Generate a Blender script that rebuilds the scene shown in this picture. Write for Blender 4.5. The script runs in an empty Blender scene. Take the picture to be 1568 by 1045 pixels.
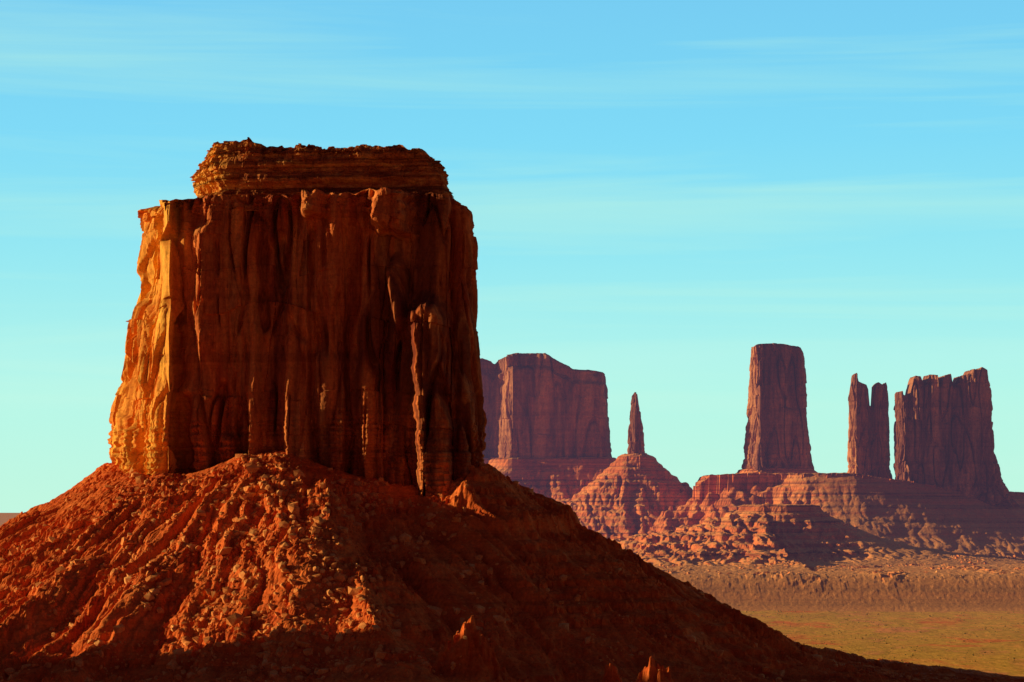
import bpy, math, numpy as np
from mathutils import Vector
rng = np.random.RandomState(7)
scene = bpy.context.scene

# ------------------------------------------------------------------ noise
_perm = np.arange(512); rng.shuffle(_perm); _perm = np.concatenate([_perm]*3)
_g = rng.normal(size=(512,3)); _g /= np.linalg.norm(_g,axis=1)[:,None]
_r = rng.rand(512)
def perlin(x,y,z):
    x=np.asarray(x,float); y=np.asarray(y,float); z=np.asarray(z,float)
    x,y,z=np.broadcast_arrays(x,y,z)
    xi=np.floor(x).astype(int); yi=np.floor(y).astype(int); zi=np.floor(z).astype(int)
    xf=x-xi; yf=y-yi; zf=z-zi
    u=xf**3*(xf*(xf*6-15)+10); v=yf**3*(yf*(yf*6-15)+10); w=zf**3*(zf*(zf*6-15)+10)
    def gr(dx,dy,dz):
        h=_perm[(_perm[(_perm[(xi+dx)&511]+yi+dy)&511]+zi+dz)&511]
        g=_g[h]
        return g[...,0]*(xf-dx)+g[...,1]*(yf-dy)+g[...,2]*(zf-dz)
    a=gr(0,0,0)*(1-u)+gr(1,0,0)*u; b=gr(0,1,0)*(1-u)+gr(1,1,0)*u
    c=gr(0,0,1)*(1-u)+gr(1,0,1)*u; d=gr(0,1,1)*(1-u)+gr(1,1,1)*u
    return (a*(1-v)+b*v)*(1-w)+(c*(1-v)+d*v)*w
def rnd(i,j,k):
    i=np.floor(i).astype(int); j=np.floor(j).astype(int); k=np.floor(k).astype(int)
    return _r[_perm[(_perm[(_perm[i&511]+j)&511]+k)&511]]
def blocks(X,Y,Z,w,h,seed=0):
    """jointed sandstone blocks: random 0..1 step per block of width w, height h"""
    Zw=Z+.35*h*perlin(X/(w*3),Y/(w*3),0*X+seed)
    k=np.floor(Zw/h+.6*np.sin(Zw/h*1.7)); off=rnd(k,k+7,k+3+seed)*5
    return rnd((X*.9+Y*.25)/w+off,(Y*.9-X*.25)/w+off*.7,k+seed)
def fbm(x,y,z,o=4,gain=.5):
    s=0;a=1
    for i in range(o):
        s=s+a*perlin(x*2**i+i*17.3,y*2**i+i*9.1,z*2**i+i*4.7); a*=gain
    return s
def groove(n,p=.6):            # 0 in the groove, ~1 on the column
    return np.clip(np.abs(n)*2.6,0,1)**p
def sstep(a,b,x):
    t=np.clip((x-a)/(b-a),0,1); return t*t*(3-2*t)

# ------------------------------------------------------------------ mesh helpers
def new_obj(name,co,faces_flat,nper,mat,parent=None,smooth=False):
    me=bpy.data.meshes.new(name)
    nf=len(faces_flat)//nper
    me.vertices.add(len(co)); me.vertices.foreach_set('co',np.asarray(co,np.float32).ravel())
    me.loops.add(len(faces_flat)); me.loops.foreach_set('vertex_index',np.asarray(faces_flat,np.int32))
    me.polygons.add(nf)
    me.polygons.foreach_set('loop_start',np.arange(0,nf*nper,nper,dtype=np.int32))
    me.polygons.foreach_set('loop_total',np.full(nf,nper,np.int32))
    me.polygons.foreach_set('use_smooth',np.full(nf,smooth,bool))
    me.update(calc_edges=True); me.validate()
    me.materials.append(mat)
    ob=bpy.data.objects.new(name,me); scene.collection.objects.link(ob)
    if parent: ob.parent=parent
    return ob
def empty(name,loc=(0,0,0)):
    e=bpy.data.objects.new(name,None); scene.collection.objects.link(e); return e
def grid_obj(name,xs,ys,Z,mat,parent=None,smooth=False):
    X,Y=np.meshgrid(xs,ys); co=np.stack([X,Y,Z],-1).reshape(-1,3)
    ny,nx=X.shape; i=np.arange(nx-1)[None,:]+np.arange(ny-1)[:,None]*nx
    f=np.stack([i,i+1,i+nx+1,i+nx],-1).reshape(-1)
    return new_obj(name,co,f,4,mat,parent,smooth)
def spacing(*seg):
    out=[seg[0][0]]
    for a,b,d in seg:
        n=max(1,int(round((b-a)/d))); out+=list(np.linspace(a,b,n+1)[1:])
    return np.array(out)

def smooth_outline(pts,n=12):
    P=np.array(pts,float); N=len(P); out=[]
    for i in range(N):
        p0,p1,p2,p3=P[i-1],P[i],P[(i+1)%N],P[(i+2)%N]
        for t in np.linspace(0,1,n,endpoint=False):
            out.append(.5*((2*p1)+(-p0+p2)*t+(2*p0-5*p1+4*p2-p3)*t*t+(-p0+3*p1-3*p2+p3)*t**3))
    return np.array(out)
def resample(O,ds_f,ds_b):
    C=O.mean(0); out=[]
    for i in range(len(O)):
        a=O[i]; b=O[(i+1)%len(O)]; L=np.linalg.norm(b-a)
        ds=ds_f if a[1]<C[1]+5 else ds_b
        n=max(1,int(round(L/ds)))
        for k in range(n): out.append(a+(b-a)*k/n)
    return np.array(out)
def poly_dist(X,Y,O):
    """signed distance to a closed outline, negative inside"""
    best=np.full(X.shape,1e18); inside=np.zeros(X.shape,bool)
    for i in range(len(O)):
        a=O[i]; b=O[(i+1)%len(O)]
        ex,ey=b-a; L2=ex*ex+ey*ey+1e-9
        t=np.clip(((X-a[0])*ex+(Y-a[1])*ey)/L2,0,1)
        d=(X-a[0]-t*ex)**2+(Y-a[1]-t*ey)**2
        best=np.minimum(best,d)
        c=((a[1]>Y)!=(b[1]>Y))
        with np.errstate(divide='ignore',invalid='ignore'):
            xi=a[0]+(Y-a[1])*ex/(ey if abs(ey)>1e-9 else 1e-9)
        inside^=(c&(X<xi))
    d=np.sqrt(best); return np.where(inside,-d,d)

def cliff(name,pts,z0,ztop,pl,pr,pf,ds,dz,disp,mat,parent,K=12,topn=1.5,sm=10,nsm=6):
    O=resample(smooth_outline(pts,sm),ds,ds*3); N=len(O)
    T=np.roll(O,-2,0)-np.roll(O,2,0)
    T/=np.linalg.norm(T,axis=1)[:,None]+1e-9
    W=max(1,int(nsm/ds))
    for _ in range(2):
        S=0
        for q in range(-W,W+1): S=S+np.roll(T,q,0)
        T=S/(2*W+1)
    T/=np.linalg.norm(T,axis=1)[:,None]+1e-9
    nrm=np.stack([T[:,1],-T[:,0]],-1)
    C=O.mean(0)
    if ((O-C)*nrm).sum()<0: nrm=-nrm
    zmax=ztop(O[:,0]).max(); M=int((zmax-z0)/dz)
    t=np.linspace(0,1,M)[:,None]
    def tab(p): return np.interp(t[:,0],[q[0] for q in p],[q[1] for q in p])[:,None]
    nx=nrm[None,:,0]; ny=nrm[None,:,1]
    inw=tab(pl)*np.clip(-nx,0,1)+tab(pr)*np.clip(nx,0,1)+tab(pf)*np.abs(ny)
    inw=inw+1.5*(ds/.6)*sstep(.985,1,t)
    X=O[None,:,0]-nx*inw; Y=O[None,:,1]-ny*inw
    Zt=ztop(X[-1])[None,:]
    Z=z0+t*(Zt-z0)+0*X
    d=disp(X,Y,Z,nx+0*X,ny+0*X,t+0*X)
    X=X+nx*d; Y=Y+ny*d
    rows=[np.stack([X,Y,Z],-1)]
    xt,yt=X[-1],Y[-1]
    for k in range(1,K+1):
        f=(1-k/K); f=f**0.8
        x=C[0]+(xt-C[0])*f; y=C[1]+(yt-C[1])*f
        z=ztop(x)+topn*(fbm(x/9,y/9,0*x,3))*2*min(1,k/2)
        rows.append(np.stack([x,y,z],-1)[None])
    V=np.concatenate(rows,0); R=V.shape[0]
    i=np.arange(N); j=(i+1)%N
    r=np.arange(R-1)[:,None]*N
    f=np.stack([r+i,r+j,r+N+j,r+N+i],-1).reshape(-1)
    return new_obj(name,V.reshape(-1,3),f,4,mat,parent)

# ------------------------------------------------------------------ materials
def nodes_of(m):
    m.use_nodes=True; nt=m.node_tree; nt.nodes.clear(); return nt,nt.nodes.new,nt.links.new
def rock_mat(name,stops,streak=(.05,.05,.008),fine=.5,strata=.35,strata_scale=.12,bump=.6,dust=None,strata_col=(.12,.03,.02,1),sun_tint=None,varnish=0):
    m=bpy.data.materials.new(name); nt,N,L=nodes_of(m)
    out=N('ShaderNodeOutputMaterial'); b=N('ShaderNodeBsdfPrincipled')
    b.inputs['Roughness'].default_value=.95; b.inputs['Specular IOR Level'].default_value=.03
    L(b.outputs[0],out.inputs[0])
    geo=N('ShaderNodeNewGeometry')
    def noise(scl,scale,detail=6,rough=.6,dist=0):
        mp=N('ShaderNodeMapping'); mp.inputs['Scale'].default_value=scl; L(geo.outputs['Position'],mp.inputs[0])
        n=N('ShaderNodeTexNoise'); n.inputs['Scale'].default_value=scale; n.inputs['Detail'].default_value=detail
        n.inputs['Roughness'].default_value=rough; n.inputs['Distortion'].default_value=dist
        L(mp.outputs[0],n.inputs['Vector']); return n.outputs['Fac']
    n1=noise(streak,1,8,.65,.3)
    r=N('ShaderNodeValToRGB'); L(n1,r.inputs[0])
    el=r.color_ramp.elements
    while len(el)>1: el.remove(el[-1])
    el[0].position=stops[0][0]; el[0].color=(*stops[0][1],1)
    for p,c in stops[1:]:
        e=el.new(p); e.color=(*c,1)
    def mix(f,a,bb,mode='MIX'):
        x=N('ShaderNodeMix'); x.data_type='RGBA'; x.blend_type=mode
        if isinstance(f,float): x.inputs[0].default_value=f
        else: L(f,x.inputs[0])
        for s,v in ((6,a),(7,bb)):
            if isinstance(v,tuple): x.inputs[s].default_value=v
            else: L(v,x.inputs[s])
        return x.outputs[2]
    def rng_(v,a,bb,c,d):
        q=N('ShaderNodeMapRange'); L(v,q.inputs[0])
        for i,k in enumerate((a,bb,c,d)): q.inputs[i+1].default_value=k
        return q.outputs[0]
    col=r.outputs[0]
    if varnish>0:
        vn=noise((.028,.028,.0035),1,5,.6,.6)
        col=mix(rng_(vn,.46,.60,0,varnish),col,(.13,.028,.022,1))
    if sun_tint:  # sunlight painted into the colour: paler gold by X at the lit end
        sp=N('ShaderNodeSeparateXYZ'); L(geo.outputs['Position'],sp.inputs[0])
        suncol=mix(rng_(n1,.38,.6,0,1),(sun_tint[3][0]*.85,sun_tint[3][1]*.55,sun_tint[3][2]*.6,1),sun_tint[3])
        col=mix(rng_(sp.outputs[0],sun_tint[0],sun_tint[1],0,sun_tint[2]),col,suncol)
    if strata>0:
        st=noise((.004,.004,1),strata_scale,4,.7)
        col=mix(rng_(st,.5,.62,0,strata),col,strata_col)
    fn=noise((1,1,1),fine,6,.7)
    col=mix(.7,col,mix(rng_(fn,.3,.7,0,1),(.6,.55,.5,1),(1.3,1.26,1.2,1)),'MULTIPLY')
    if dust:
        sx=N('ShaderNodeSeparateXYZ'); L(geo.outputs['Normal'],sx.inputs[0])
        col=mix(rng_(sx.outputs[2],.75,.97,0,.8),col,dust)
    L(col,b.inputs['Base Color'])
    bp=N('ShaderNodeBump'); bp.inputs['Strength'].default_value=bump; bp.inputs['Distance'].default_value=1.0/fine*.5
    L(fn,bp.inputs['Height']); L(bp.outputs[0],b.inputs['Normal'])
    return m
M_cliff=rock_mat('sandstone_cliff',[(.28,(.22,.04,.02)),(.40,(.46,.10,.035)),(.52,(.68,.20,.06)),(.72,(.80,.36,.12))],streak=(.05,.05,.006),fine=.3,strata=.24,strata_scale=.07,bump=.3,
    sun_tint=(-266,-292,.92,(.98,.52,.09,1)),varnish=.8)  # painted brightening of the sunlit prow
M_cap=rock_mat('caprock',[(.3,(.26,.06,.03)),(.5,(.56,.18,.055)),(.7,(.82,.42,.12))],streak=(.05,.05,.25),strata=.7,strata_scale=.2,fine=.4,bump=.4,sun_tint=(-225,-250,.8,(.98,.56,.11,1)))  # left end painted brighter where the sun strikes
M_talus=rock_mat('talus_rubble',[(.3,(.54,.085,.025)),(.5,(.78,.17,.04)),(.7,(.88,.26,.07))],streak=(.03,.03,.03),strata=.2,fine=.35,bump=.5)
M_rock=rock_mat('boulder_stone',[(.3,(.64,.18,.055)),(.5,(.84,.32,.10)),(.7,(.92,.50,.19))],streak=(.1,.1,.1),strata=0.,fine=.8,bump=.3)
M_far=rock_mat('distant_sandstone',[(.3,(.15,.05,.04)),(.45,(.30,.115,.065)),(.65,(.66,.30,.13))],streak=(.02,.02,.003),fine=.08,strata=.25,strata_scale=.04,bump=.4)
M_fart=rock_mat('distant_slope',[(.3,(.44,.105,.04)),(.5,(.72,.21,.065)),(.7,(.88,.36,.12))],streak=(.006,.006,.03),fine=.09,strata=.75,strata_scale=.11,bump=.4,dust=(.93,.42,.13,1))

# ground
def ground_mat():
    m=bpy.data.materials.new('desert_floor'); nt,N,L=nodes_of(m)
    out=N('ShaderNodeOutputMaterial'); b=N('ShaderNodeBsdfPrincipled'); b.inputs['Roughness'].default_value=1; b.inputs['Specular IOR Level'].default_value=.0
    L(b.outputs[0],out.inputs[0]); geo=N('ShaderNodeNewGeometry')
    def noise(scl,d=6,r=.6):
        mp=N('ShaderNodeMapping'); mp.inputs['Scale'].default_value=scl; L(geo.outputs['Position'],mp.inputs[0])
        n=N('ShaderNodeTexNoise'); n.inputs['Scale'].default_value=1; n.inputs['Detail'].default_value=d; n.inputs['Roughness'].default_value=r
        L(mp.outputs[0],n.inputs['Vector']); return n.outputs['Fac']
    a=noise((.006,.0026,1)); r=N('ShaderNodeValToRGB'); L(a,r.inputs[0])
    el=r.color_ramp.elements; el[0].position=.36; el[0].color=(.95,.27,.08,1); el[1].position=.66; el[1].color=(.95,.36,.13,1)
    e=el.new(.45); e.color=(.95,.44,.10,1); e=el.new(.55); e.color=(.80,.43,.08,1)
    f=noise((.12,.04,1),7,.75)
    x=N('ShaderNodeMix'); x.data_type='RGBA'; x.blend_type='MULTIPLY'; x.inputs[0].default_value=.65
    r2=N('ShaderNodeValToRGB'); L(f,r2.inputs[0]); r2.color_ramp.elements[0].position=.36; r2.color_ramp.elements[0].color=(.5,.5,.45,1); r2.color_ramp.elements[1].position=.54; r2.color_ramp.elements[1].color=(1.05,1.03,1.0,1)
    L(r.outputs[0],x.inputs[6]); L(r2.outputs[0],x.inputs[7]); L(x.outputs[2],b.inputs['Base Color'])
    bp=N('ShaderNodeBump'); bp.inputs['Strength'].default_value=.5; bp.inputs['Distance'].default_value=3; L(f,bp.inputs['Height']); L(bp.outputs[0],b.inputs['Normal'])
    return m
M_ground=ground_mat()

# ------------------------------------------------------------------ big butte (2 km away)
EYE=120.0; PLAIN=-70.0
butte=empty('sandstone_butte')
def turn(P,k=.3): return [(x,y-k*(x+284)) for x,y in P]
OUT=turn([(-340,2120),(-353,2080),(-346,2058),(-318,2018),(-300,2003),(-284,1996),(-275,2008),(-262,2004),(-230,2009),(-190,2016),(-150,2023),
     (-110,2032),(-75,2040),(-45,2049),(-28,2066),(-24,2110),(-40,2180),(-110,2225),(-220,2230),(-300,2190)])
def ztop_main(x):
    return np.interp(x,[-330,-308,-295,-262,-150,-60,-48,-36,-26],[377,378,375,378,378,377,374,367,352])+2.*np.tanh(3*perlin(x/7,0*x,0*x+3))
def feat(X,Z):
    """buttresses, slabs and alcoves of the front wall, metres out of the wall"""
    wob=3*perlin(Z/25,0*Z+5,0*Z)
    f=0*X
    # free slab with a sharp left edge
    c=-85+ (250-Z)*.06+wob*1.2+2.5*perlin(Z/14,0*Z+2,0*Z)+1.6*perlin(Z/5,0*Z+7,0*Z)
    f+=(31+3*perlin(X/6,Z/12,0*X))*sstep(-2,9,X-c)*(1-sstep(20,52,X-c))*(1-sstep(278,300,Z+ np.abs(X-c-16)*.5+5*perlin(X/5,0*X,0*X)))
    # slanting rib
    c=-107+(322-Z)*.19+wob*.6
    f+=25*sstep(-2,4,X-c)*(1-sstep(4,20,X-c))*sstep(248,275,Z)*(1-sstep(300,332,Z))
    # top blocks
    w=3*perlin(X/8,Z/8,0*X+4)
    f+=20*sstep(-176,-169,X+w)*(1-sstep(-160,-150,X+w))*sstep(357,362,Z+w)
    w=5*fbm(X/8,Z/8,0*X,2)
    f+=34*sstep(-122,-108,X+w)*(1-sstep(-92,-78,X+w))*sstep(344,356,Z+w+.3*(X+116))
    # alcoves
    f-=12*sstep(-214,-209,X+wob)*(1-sstep(-192,-183,X+wob))*(1-sstep(330,352,Z-(X+200)*.5))
    f-=11*sstep(-170,-167,X+wob)*(1-sstep(-166,-158,X+wob))*(1-sstep(345,362,Z))
    f-=9*sstep(-140,-136,X-wob)*(1-sstep(-130,-122,X-wob))*(1-sstep(345,362,Z))
    # slit behind the left prow, and buttress next to it
    f-=20*np.exp(-((X+277+ (Z-200)*.03+wob*2)/5.5)**2)
    f+=11*np.exp(-((X+258+wob*1.5)/8.0)**2)*sstep(225,260,Z)*(1-sstep(345,360,Z))
    # slit near the right corner
    f-=14*np.exp(-((X+47-wob)/3.5)**2)
    return f
def disp_main(X,Y,Z,nx,ny,t):
    wx=6*perlin(X/30,Y/30,Z/45); wz=8*perlin(X/40,Y/40,Z/60+9)
    side=sstep(.35,.7,-nx)
    n1=perlin((X+wx)/44,(Y)/44,Z/300+7); n2=perlin((X+wx)/19,Y/19,Z/120+3); n3=perlin((X+wx)/7,Y/7,Z/50+1)
    d=(10*(groove(n1)-.8)+4.5*(groove(n2)-.8))*(1-.2*side)+.7*(groove(n3)-.7)
    # narrow deep joints
    n4=perlin((X+wx*.6)/27+9,Y/27,Z/200+2); n5=perlin((X+wx*.4)/15+4,Y/15,Z/90+6)
    d-=13*(1-sstep(0,.08,np.abs(n4)))*sstep(-.2,.1,perlin(X/60,Y/60,Z/60+30))
    d-=6*(1-sstep(0,.08,np.abs(n5)))*sstep(-.1,.1,perlin(X/40,Y/40,Z/45+50))
    d+=7*(blocks(X+wx*.7,Y,Z+wz,25,110,3)-.5)+3*(blocks(X+wx*.5,Y,Z+wz,11,48,9)-.5)+.9*(blocks(X,Y,Z,5,14,8)-.5)
    d+=.9*fbm(X/11,Y/11,Z/24,3)+.35*fbm(X/2.6,Y/2.6,Z/4,3)
    # spalled slabs on the sunny end
    d+=side*(5*sstep(.0,.08,perlin(X/34,Y/34,Z/70+80))-2.5)
    low=1-sstep(.26,.42,t+.08*perlin(X/20,Y/20,Z/20))
    led=perlin(X/200+.5,Y/200,Z/3.2+.4*perlin(X/30,Y/30,0*X))
    d+=low*(1.0*np.tanh(led*6)+2.2*(blocks(X,Y,Z,5,4.5,5)-.5)+1.5*(groove(n3)-.7))
    up=sstep(.9,.95,t+.05*perlin(X/12,Y/12,0*X)); d+=up*2.2*(blocks(X,Y,Z,7,5,2)-.3)
    fr=sstep(.25,.7,-ny)
    d+=fr*feat(X,Z)
    return d
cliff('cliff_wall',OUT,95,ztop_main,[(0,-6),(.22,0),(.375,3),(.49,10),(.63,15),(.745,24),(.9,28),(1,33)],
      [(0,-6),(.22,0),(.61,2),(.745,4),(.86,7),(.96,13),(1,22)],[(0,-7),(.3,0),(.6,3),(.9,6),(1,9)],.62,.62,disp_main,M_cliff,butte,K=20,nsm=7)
CAP=turn([(-266,2130),(-273,2085),(-268,2065),(-252,2042),(-240,2034),(-200,2038),(-150,2046),(-100,2054),(-72,2058),(-56,2070),(-53,2110),(-70,2170),(-150,2200),(-240,2170)],.27)
def ztop_cap(x):
    b=np.interp(x,[-268,-262,-254,-248,-220,-212,-165,-130,-74,-66,-58],[404,411,421,427,427,423,420,421,417,410,399])
    return b+3.*(rnd(x/5.5,0*x,0*x+4)-.5)+2.4*(rnd(x/13,0*x,0*x+9)-.5)+.8*(rnd(x/2.5,0*x,0*x+19)-.5)
def disp_cap(X,Y,Z,nx,ny,t):
    q=np.where(t>.8,1.1,.5)+.5*sstep(.3,.7,-nx)
    d=3.0*np.tanh(5*perlin(X/160+3,Y/160,Z/9))
    d+=q*(4.5*(blocks(X,Y,Z,6,4.5,1)-.5)+5.5*(blocks(X,Y,Z,14,9,6)-.5)+2*(blocks(X,Y,Z,3,2.4,7)-.5))
    d+=3.5*(groove(perlin(X/18,Y/18,Z/40))-.7)+1.0*fbm(X/5,Y/5,Z/5,4)
    return d
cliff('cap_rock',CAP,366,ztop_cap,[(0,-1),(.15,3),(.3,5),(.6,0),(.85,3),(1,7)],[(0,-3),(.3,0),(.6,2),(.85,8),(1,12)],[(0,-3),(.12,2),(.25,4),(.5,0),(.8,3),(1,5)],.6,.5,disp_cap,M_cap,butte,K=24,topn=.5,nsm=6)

O_main=smooth_outline(OUT,4)
hd=[0,24,75,80,132,175,224,278,359,450,600,900]
hz=[155,139,115,101,74,50,25,-2,-20,-28,-48,-78]
hz2=[155,139,108,105,74,50,25,-2,-20,-28,-48,-78]
def talus_h(X,Y,detail=True):
    d=poly_dist(X,Y,O_main)
    dn=np.clip(d+9*fbm(X/60,Y/60,0*X,3)*sstep(5,40,d),0,900)
    a=sstep(-120,60,X); h=np.interp(dn,hd,hz)*a+np.interp(dn,hd,hz2)*(1-a)
    h0=np.interp(X,[-360,-335,-300,-260,-225,-185,-150,-75,-26],[152,150,143,145,157,160,148,135,155])-155
    fr=1-sstep(2030,2090,Y)
    h=h+h0*fr*np.exp(-np.clip(d,0,999)/60)
    # spur running out in front of the wall
    rx=np.interp(Y,[1600,1720,1850,1995],[-40,-92,-142,-182])
    rx=rx+8*perlin(Y/40,0*Y,0*Y)
    dx=X-rx; amp=np.interp(Y,[1560,1640,1800,1930,1985],[0,20,36,24,4])
    h=h+amp*np.where(dx<0,np.exp(-(dx/125)**2),np.exp(-(dx/34)**2))
    out=sstep(4,60,d)
    ang=np.arctan2(Y-2110,X+180); arc=ang*260
    w=10*fbm(X/45,Y/45,0*X+2,3)
    g=groove(perlin((arc+w)/34,d/260,0*X+4),.8)-.6; g2=groove(perlin((arc+w)/13,d/120,0*X+8),.8)-.6
    g3=groove(perlin((arc+w)/6,d/50,0*X+18),.8)-.6
    h=h+out*(11*g+5.5*g2+2.0*g3)*np.interp(d,[0,80,250,420,700],[.4,1,1,.4,.1])
    k=np.interp(d,[0,10,350,600,850],[.6,1,1,.6,0])
    h=h+k*(2.0*fbm(X/26,Y/26,h/26,3)+1.2*fbm(X/8,Y/8,0*X+3,3))
    # outcrops of harder rock on the shaded side
    for cx,cy,sx_,sy_,a in ((-38,1934,12,9,12),(-26,1688,22,14,33),(68,1664,9,10,28),(98,1640,22,14,32)):
        q=((X-cx)/sx_)**2+((Y-cy)/sy_)**2
        h=h+a*np.exp(-q)*(1+.8*perlin(X/9,Y/9,0*X+cx)+.6*perlin(X/3.5,Y/3.5,0*X+cx))
    # blocky rubble
    rub=sstep(-.15,.25,perlin(X/60,Y/60,0*X+11)+.1)
    wx=2.2*perlin(X/7,Y/7,0*X+60); wy=2.2*perlin(X/7,Y/7,0*X+70)
    b1=rnd((X+wx)/5.2,(Y+wy)/6.5,0*X+1)**3; b2=rnd((X*.8+Y*.6+wx)/2.9,(Y*.8-X*.6+wy)/3.4,0*X+2)**2; b3=rnd((X+wy)/1.7,(Y+wx)/2.,0*X+5)
    h=h+k*(2.6*b1*(.3+rub)+1.6*b2*(.3+.7*rub)+.5*b3)*np.interp(d,[0,300,450],[1,1,.4])
    q=9.0; ph=h/q+.4*perlin(X/70,Y/70,0*X+21); fz=ph-np.floor(ph)
    led=(sstep(.75,1,fz)-fz)*q
    h=h+led*.3*sstep(-.05,.25,perlin(X/90,Y/90,0*X+31)+.05)*np.interp(d,[0,20,700],[0,1,1])
    edge=sstep(640,860,d)
    return h-edge*18
xs=spacing((-1150,-470,8),(-470,440,1.05),(440,900,7)); ys=spacing((1150,1520,4),(1520,2110,1.15),(2110,3100,9))
X,Y=np.meshgrid(xs,ys)
grid_obj('talus_slope',xs,ys,talus_h(X,Y),M_talus,butte)

# boulders lying on the slope
def boulders(name,n,xr,yr,hf,smin,smax,mat,parent,accept=None,flat=.75,pw=3,sq=.7):
    import bmesh
    bm=bmesh.new(); bmesh.ops.create_icosphere(bm,subdivisions=1,radius=1)
    bv=np.array([v.co[:] for v in bm.verts]); bf=np.array([[v.index for v in f.verts] for f in bm.faces]); bm.free()
    bv=np.sign(bv)*np.abs(bv)**sq
    x=rng.uniform(*xr,n*3); y=rng.uniform(*yr,n*3)
    if accept is not None:
        k=accept(x,y)>rng.rand(len(x)); x=x[k]; y=y[k]
    x=x[:n]; y=y[:n]; n=len(x)
    s=smin*(smax/smin)**(rng.rand(n)**pw)
    z=hf(x,y)+s*.15
    V=bv[None]*rng.uniform(.55,1.3,(n,len(bv),1))*s[:,None,None]*np.stack([rng.uniform(.6,1.4,n),rng.uniform(.6,1.4,n),rng.uniform(.6,1.1,n)*flat/.75],-1)[:,None,:]
    a=rng.uniform(0,6.28,n); c,sn=np.cos(a)[:,None],np.sin(a)[:,None]
    V=np.stack([V[...,0]*c-V[...,1]*sn,V[...,0]*sn+V[...,1]*c,V[...,2]+V[...,0]*.4*sn],-1)
    V+=np.stack([x,y,z],-1)[:,None,:]
    F=(bf[None]+(np.arange(n)*len(bv))[:,None,None]).reshape(-1)
    return new_obj(name,V.reshape(-1,3),F,3,mat,parent)
def acc(x,y):
    return np.clip(.08+1.6*perlin(x/45,y/45,0*x+11)+.6*np.exp(-((x+190)/90)**2),0,1)*(poly_dist(x,y,O_main)>4)*(1-.6*sstep(-80,0,x))
boulders('boulders',13000,(-450,420),(1600,2040),lambda x,y:talus_h(x,y),.5,4.2,M_rock,butte,acc,pw=3.0)

# ------------------------------------------------------------------ distant monuments
def far_disp(A,L1,L2,bed=1.0):
    def f(X,Y,Z,nx,ny,t):
        d=A*(groove(perlin(X/L1,Y/L1,Z/(L1*8)+3))-.8)+A*.6*(groove(perlin(X/L2,Y/L2,Z/(L2*6)+9))-.8)
        d+=A*.35*fbm(X/14,Y/14,Z/24,3)+bed*1.2*np.tanh(6*perlin(X/300,Y/300,Z/11))*(.15+(1-sstep(.2,.4,t)))
        d-=A*1.0*(1-sstep(0,.09,np.abs(perlin(X/(L2*1.5)+5,Y/(L2*1.5),Z/(L2*9)))))
        d+=A*.6*(blocks(X,Y,Z,L2*1.2,L2*3.5,4)-.5)
        return d
    return f
def tabX(D,pairs):
    """crest line measured as (bearing, elevation) in 1/3702 rad"""
    xs_=[(p-784)*D/3702 for p,_ in pairs]; zs_=[EYE-(q-775)*D/3702 for _,q in pairs]
    return lambda x: np.interp(x,xs_,zs_)
m1=empty('sandstone_butte.001')
P1=[(-200,7160),(-170,7060),(-95,7050),(-76,7090),(-62,7085),(-54,7050),(-30,7010),(0,6975),(14,6988),(30,6998),(90,6990),(180,6985),(255,6985),(284,7020),(280,7150),(180,7250),(0,7290),(-140,7270)]
cr=tabX(7030,[(690,552),(738,547),(752,552),(758,562),(763,550),(775,545),(790,541),(835,541),(842,545),(850,551),(872,562),(876,566),(900,567),(925,569),(928,574)])
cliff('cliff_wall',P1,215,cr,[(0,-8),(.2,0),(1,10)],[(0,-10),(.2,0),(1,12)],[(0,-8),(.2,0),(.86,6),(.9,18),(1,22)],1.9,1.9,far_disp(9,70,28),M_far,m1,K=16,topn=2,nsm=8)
m2=empty('rock_spire')
P2=[(324,6806),(328,6792),(346,6776),(366,6786),(377,6803),(370,6820),(350,6826),(330,6820)]
cr2=tabX(6800,[(960,640),(964,628),(968,606),(972,600),(976,604),(980,632),(986,645)])
cliff('spire',P2,240,cr2,[(0,-6),(.2,0),(.5,3),(.75,4),(1,7)],[(0,-6),(.2,0),(.5,5),(.7,6),(.85,11),(1,14)],[(0,-6),(.2,0),(1,8)],1.0,1.2,far_disp(5,22,10),M_far,m2,K=8,topn=.5,nsm=4)
m3=empty('rock_tower')
P3=[(657,6780),(652,6750),(662,6712),(684,6674),(702,6688),(740,6690),(790,6686),(822,6698),(828,6750),(800,6810),(730,6830),(680,6810)]
cr3=tabX(6700,[(1152,536),(1156,529),(1160,527),(1185,525),(1200,526),(1212,529),(1222,530),(1226,532),(1230,540)])
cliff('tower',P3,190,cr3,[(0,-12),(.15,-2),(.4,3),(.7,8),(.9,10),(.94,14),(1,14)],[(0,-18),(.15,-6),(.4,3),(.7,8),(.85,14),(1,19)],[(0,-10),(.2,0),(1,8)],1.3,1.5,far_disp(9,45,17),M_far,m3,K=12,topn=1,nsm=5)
m4=empty('rock_pinnacles')
P4=[(906,6530),(908,6506),(922,6482),(934,6486),(950,6492),(968,6500),(978,6486),(1000,6490),(1019,6512),(1014,6540),(985,6552),(940,6550),(916,6545)]
cr4=tabX(6500,[(1300,610),(1304,590),(1307,574),(1311,571),(1314,584),(1319,586),(1327,589),(1330,596),(1331.5,620),(1336.5,624),(1338,592),(1341,588),(1345,585),(1352,589),(1358,585),(1362,600),(1366,614)])
cliff('pinnacles',P4,170,cr4,[(0,-10),(.2,0),(1,1)],[(0,-12),(.2,0),(1,4)],[(0,-10),(.2,0),(1,6)],.6,1.2,far_disp(5,24,11),M_far,m4,K=24,topn=.4,nsm=3)
m5=empty('castle_rock_butte')
P5=[(x+18,y+110) for x,y in [(1004,6350),(1006,6325),(1022,6290),(1034,6296),(1080,6290),(1140,6284),(1200,6278),(1240,6286),(1258,6315),(1245,6400),(1180,6430),(1080,6420),(1015,6390)]]
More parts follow.
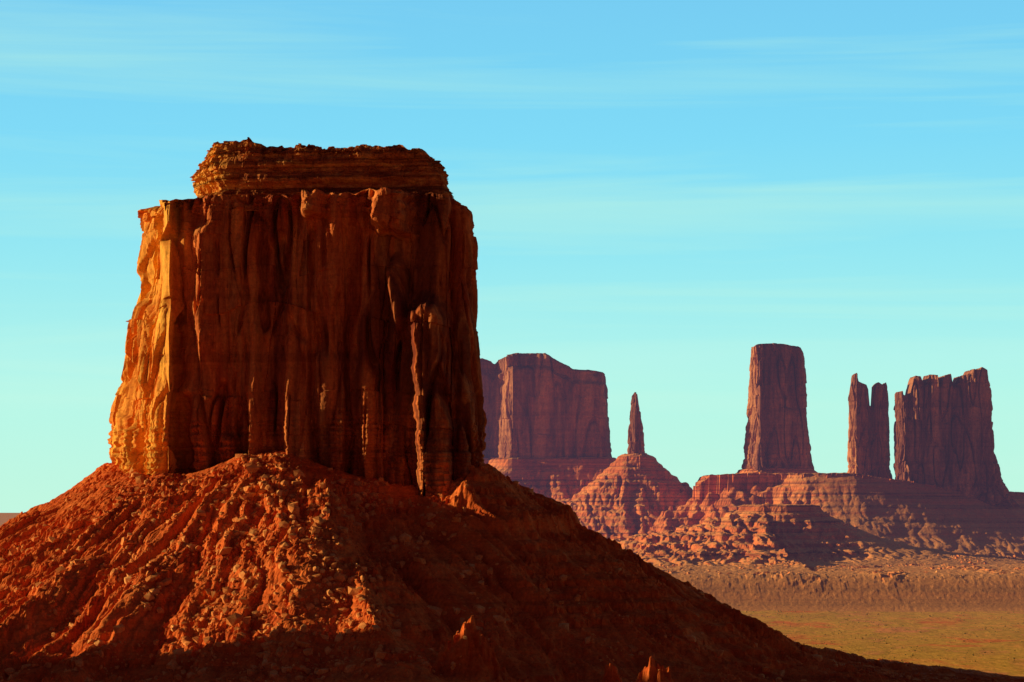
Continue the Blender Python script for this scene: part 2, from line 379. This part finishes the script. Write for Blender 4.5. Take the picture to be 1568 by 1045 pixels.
cr5=tabX(6410,[(1372,612),(1376,600),(1383,598),(1386,622),(1391,624),(1395,600),(1400,580),(1403,575),(1410,576),(1416,592),(1420,590),(1424,573),(1436,574),(1439,594),(1442,590),(1446,575),(1456,572),(1459,592),(1463,590),(1469,586),(1473,575),(1486,573),(1490,565),(1497,567),(1504,562),(1513,566),(1518,585),(1524,610)])
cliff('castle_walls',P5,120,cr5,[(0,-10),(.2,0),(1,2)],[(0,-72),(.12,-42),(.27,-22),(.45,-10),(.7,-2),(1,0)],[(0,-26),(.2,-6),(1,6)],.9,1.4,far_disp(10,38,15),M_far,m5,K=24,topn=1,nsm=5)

Os=[(smooth_outline(P1,2),262),(smooth_outline(P2,2),268),(smooth_outline(P3,2),222)]
PED=np.array([(500,6560),(512,6480),(600,6430),(700,6440),(780,6390),(900,6370),(1050,6375),(1300,6440),(1600,6580),(1600,6700),(1300,6800),(900,6850),(620,6860),(520,6720)],float)
HILL=np.array([(560,5800),(590,5740),(650,5720),(710,5745),(735,5790),(680,5830),(600,5830)],float)
def far_h(X,Y):
    w=1*fbm(X/160,Y/160,0*X,4)
    g=-70+0*X
    # benches: low cliffs of hard beds with wide flat treads between
    for i,yi in enumerate([4780,5000,5260,5560]):
        sp=230+60*i; ph=X/sp+.6*fbm(X/300,Y/600,0*X+40+i,2)+i*.37; saw=ph-np.floor(ph)
        yy=Y-yi-60+sp*.9*(saw-sstep(.8,1,saw)*saw)+220*fbm(X/330+i*3,Y/600,0*X+i,3)+14*fbm(X/30,Y/30,0*X+i,3)
        hh=11+3*perlin(X/200,0*X,0*X+i)
        g=g+hh*(.55*sstep(-5,3,yy)+.45*sstep(16,24,yy+6*perlin(X/25,Y/25,0*X)))+3.0*sstep(24,260,yy)
    g=g+2*sstep(5500,6500,Y)
    f=np.array([1,.79,.6,.44,.27,.17,.07,0]); dd=np.array([0,90,190,290,430,600,900,1300.])
    gul=groove(perlin(X/55+w*.6,Y/200,0*X+3),.8)-.6; gul2=groove(perlin(X/21+w*.6,Y/60,0*X+5),.8)-.6
    calm=1-.75*sstep(740,840,X)
    gul=gul*calm; gul2=gul2*calm
    base=g
    for O,zb in Os:
        d=poly_dist(X,Y,O); d2=np.clip(d+25*w,0,1300)
        h=-70+(zb+70)*np.interp(np.clip(d2*sstep(0,40,d),0,1300),dd,f)
        h=h+sstep(10,120,d)*(18*gul+8*gul2)*(1-sstep(500,900,d))
        base=np.maximum(base,h)
    d=poly_dist(X,Y,PED); wl=(1-sstep(600,760,X+60*w))*(.75+.7*perlin(X/28,Y/28,0*X+3))
    top=np.interp(X,[500,530,650,900,1100,1560],[176,200,206,205,176,140])
    jag=14*(rnd((X+8*w)/14,(Y+8*w)/14,0*X+9)-.5)+9*perlin(X/22,Y/22,0*X+12)
    ed=np.clip(d+8*w,0,1300)
    h=-70+(top-wl*55+70)*np.interp(ed,dd,f)+sstep(10,100,d)*(16*gul+7*gul2)*(1-sstep(400,800,d))
    h=np.where(d+12*w+jag<4,top+3*w+3*rnd(X/12,Y/12,0*X),h)
    base=np.maximum(base,h)
    d=poly_dist(X,Y,HILL); dl=np.where(X<600,d*.55,d)
    h=-10+134*np.interp(np.clip(dl+14*w,0,600),[0,12,60,130,220,350,520],[1,.86,.7,.46,.27,.12,0])+(15*gul+9*gul2)*sstep(10,90,d)*(1-sstep(300,480,dl))
    base=np.maximum(base,h)
    k=sstep(-69,-60,base)*np.where(base>5,calm,1)
    low=1-sstep(-5,25,base)
    lump=1-.7*low
    pat=sstep(.0,.3,perlin(X/110,Y/260,0*X+77))
    bl=rnd((X+6*w)/17,(Y+9*w)/34,0*X)**2; bl2=rnd((X+4*w)/7,(Y+9*w)/11,0*X+3)**2
    base=base+k*(6*lump*fbm(X/45,Y/45,0*X+2,3)+(2.5*(1-.7*low)+3.0*low*pat)*bl+(1.6*(1-.5*low)+1.2*low*pat)*bl2)
    q=17.; ph=base/q+.5*perlin(X/200,Y/200,0*X+21); fz=ph-np.floor(ph)
    base=base+k*.35*(1-low)*(sstep(.7,1,fz)-fz)*q
    rim=np.minimum(np.minimum(sstep(-500,-380,X),1-sstep(2300,2500,X)),np.minimum(sstep(4350,4600,Y),1-sstep(8600,9000,Y)))
    return -76+(base+76)*rim
xs=spacing((-500,0,12),(0,1500,3.0),(1500,2500,16)); ys=spacing((4350,4600,10),(4600,6000,3.4),(6000,6900,5.5),(6900,7400,12),(7400,9000,50))
X,Y=np.meshgrid(xs,ys)
grid_obj('rocky_terraces',xs,ys,far_h(X,Y),M_fart)
boulders('terrace_boulders',3500,(100,1350),(4600,6000),far_h,1.2,5.5,M_rock,None,lambda x,y: np.clip(-.05+1.8*perlin(x/120,y/120,0*x),0,1))

# ------------------------------------------------------------------ mesa standing left of the view (its shade lies over the foot of the slope)
m6=empty('sandstone_butte.002')
P6=[(-1500,1780),(-1450,1630),(-1300,1560),(-1100,1480),(-960,1510),(-900,1630),(-880,1760),(-900,1838),(-1000,1875),(-1200,1885),(-1400,1870)]
cliff('cliff_wall',P6,-90,lambda x:230+8*perlin(x/60,0*x,0*x),[(0,-60),(.4,0),(1,14)],[(0,-60),(.4,0),(1,12)],[(0,-60),(.4,0),(1,10)],5,5,far_disp(12,60,25),M_far,m6,K=10,topn=3)

# ------------------------------------------------------------------ ground sheet
xs=spacing((-40000,-3000,2500),(-3000,-200,100),(-200,1800,14),(1800,4000,120),(4000,40000,2500))
ys=spacing((-3000,2300,250),(2300,5000,14),(5000,9000,120),(9000,70000,3000))
X,Y=np.meshgrid(xs,ys)
def ground_h(X,Y):
    k=(1-sstep(5200,6500,Y))*sstep(1500,2600,Y)*sstep(-1500,-300,X)*(1-sstep(1800,3000,X))
    return PLAIN+k*(2.5*fbm(X/300,Y/400,0*X,3)+1.2*fbm(X/40,Y/60,0*X,3)-1)
grid_obj('ground',xs,ys,ground_h(X,Y),M_ground)
def shr():
    m=bpy.data.materials.new('sagebrush_leaves'); nt,N,L=nodes_of(m)
    o=N('ShaderNodeOutputMaterial'); b=N('ShaderNodeBsdfPrincipled'); b.inputs['Roughness'].default_value=1
    g=N('ShaderNodeNewGeometry'); n=N('ShaderNodeTexNoise'); n.inputs['Scale'].default_value=.05; L(g.outputs['Position'],n.inputs['Vector'])
    r=N('ShaderNodeValToRGB'); r.color_ramp.elements[0].color=(.14,.10,.02,1); r.color_ramp.elements[1].color=(.42,.27,.05,1); L(n.outputs['Fac'],r.inputs[0])
    L(r.outputs[0],b.inputs['Base Color']); L(b.outputs[0],o.inputs[0]); return m
boulders('sagebrush',6000,(50,1200),(2450,4700),ground_h,.5,1.6,shr(),None,lambda x,y: np.clip(.35+1.4*perlin(x/90,y/200,0*x),0,1),sq=1)

# ------------------------------------------------------------------ faint glowing volume standing in for hazy air behind the butte
def haze_stand_in():
    m=bpy.data.materials.new('haze_glow'); nt,N,L=nodes_of(m)
    o=N('ShaderNodeOutputMaterial'); e=N('ShaderNodeEmission'); e.inputs[0].default_value=(.42,.34,.62,1); e.inputs[1].default_value=1.9e-5
    L(e.outputs[0],o.inputs['Volume'])
    x0,x1,y0,y1,z0,z1=-3000,5000,2900,8500,-95,650
    co=[(x,y,z) for z in (z0,z1) for y in (y0,y1) for x in (x0,x1)]
    f=[0,2,3,1, 4,5,7,6, 0,1,5,4, 2,6,7,3, 0,4,6,2, 1,3,7,5]
    new_obj('glowing_haze',co,f,4,m)
haze_stand_in()

# ------------------------------------------------------------------ light and sky
ELEV=math.radians(12.5); sv=Vector((-1,.16,0)).normalized()*math.cos(ELEV); sv.z=math.sin(ELEV)
sd=bpy.data.lights.new('sun','SUN'); sd.energy=5; sd.angle=math.radians(.5); sd.color=(1,.76,.38)
so=bpy.data.objects.new('sun',sd); so.rotation_euler=sv.to_track_quat('Z','Y').to_euler(); so.location=(-800,0,900); scene.collection.objects.link(so)
w=bpy.data.worlds.new('World'); scene.world=w; w.use_nodes=True; nt=w.node_tree; nt.nodes.clear(); N=nt.nodes.new; L=nt.links.new
out=N('ShaderNodeOutputWorld'); bg=N('ShaderNodeBackground'); bg.inputs[1].default_value=.1; L(bg.outputs[0],out.inputs[0])
sk=N('ShaderNodeTexSky'); sk.sky_type='NISHITA'; sk.sun_disc=False; sk.sun_elevation=ELEV; sk.sun_rotation=math.atan2(sv.x,sv.y)
tc=N('ShaderNodeTexCoord'); sx=N('ShaderNodeSeparateXYZ'); L(tc.outputs['Generated'],sx.inputs[0])
r=N('ShaderNodeValToRGB'); L(sx.outputs[2],r.inputs[0]); el=r.color_ramp.elements
el[0].position=0; el[0].color=(.50,.92,.70,1); el[1].position=1; el[1].color=(.03,.02,.07,1)
for p,c in ((.045,(.43,.91,.76)),(.10,(.29,.81,.88)),(.15,(.21,.71,.94)),(.205,(.185,.62,.91)),(.33,(.06,.09,.24)),(.5,(.03,.03,.10))):
    e=el.new(p); e.color=(*c,1)
mp=N('ShaderNodeMapping'); mp.inputs['Scale'].default_value=(2.2,2.2,48); mp.inputs['Rotation'].default_value=(0,math.radians(-3),0); mp.inputs['Location'].default_value=(1.7,0,.6); L(tc.outputs['Generated'],mp.inputs[0])
n=N('ShaderNodeTexNoise'); n.inputs['Scale'].default_value=1; n.inputs['Detail'].default_value=7; n.inputs['Roughness'].default_value=.55; n.inputs['Distortion'].default_value=.5; L(mp.outputs[0],n.inputs['Vector'])
mr=N('ShaderNodeMapRange'); L(n.outputs['Fac'],mr.inputs[0]); mr.inputs[1].default_value=.48; mr.inputs[2].default_value=.72; mr.inputs[3].default_value=0; mr.inputs[4].default_value=.45
mx=N('ShaderNodeMix'); mx.data_type='RGBA'; L(mr.outputs[0],mx.inputs[0]); L(r.outputs[0],mx.inputs[6]); mx.inputs[7].default_value=(.52,.92,.74,1)
# unseen sky (towards -Y) darkened and tinted rose to deepen shade on front faces
az=N('ShaderNodeMapRange'); L(sx.outputs[1],az.inputs[0]); az.inputs[1].default_value=-.2; az.inputs[2].default_value=.75; az.inputs[3].default_value=0; az.inputs[4].default_value=1
tn=N('ShaderNodeMix'); tn.data_type='RGBA'; tn.blend_type='MIX'; L(az.outputs[0],tn.inputs[0]); tn.inputs[6].default_value=(.22,.05,.10,1); tn.inputs[7].default_value=(1,1,1,1)
ml=N('ShaderNodeMix'); ml.data_type='RGBA'; ml.blend_type='MULTIPLY'; ml.inputs[0].default_value=1; L(mx.outputs[2],ml.inputs[6]); L(tn.outputs[2],ml.inputs[7])
sc=N('ShaderNodeVectorMath'); sc.operation='SCALE'; sc.inputs['Scale'].default_value=10; L(ml.outputs[2],sc.inputs[0])
m2_=N('ShaderNodeMix'); m2_.data_type='RGBA'; m2_.inputs[0].default_value=.97; L(sk.outputs[0],m2_.inputs[6]); L(sc.outputs[0],m2_.inputs[7])
L(m2_.outputs[2],bg.inputs[0])

# ------------------------------------------------------------------ camera
cd=bpy.data.cameras.new('camera'); cd.lens=85; cd.sensor_width=36; cd.clip_start=1; cd.clip_end=120000; cd.shift_y=253/1568
co=bpy.data.objects.new('camera',cd); co.location=(0,0,EYE); co.rotation_euler=(math.radians(90),0,0); scene.collection.objects.link(co); scene.camera=co
scene.view_settings.view_transform='Standard'; scene.view_settings.look='None'; scene.view_settings.exposure=0
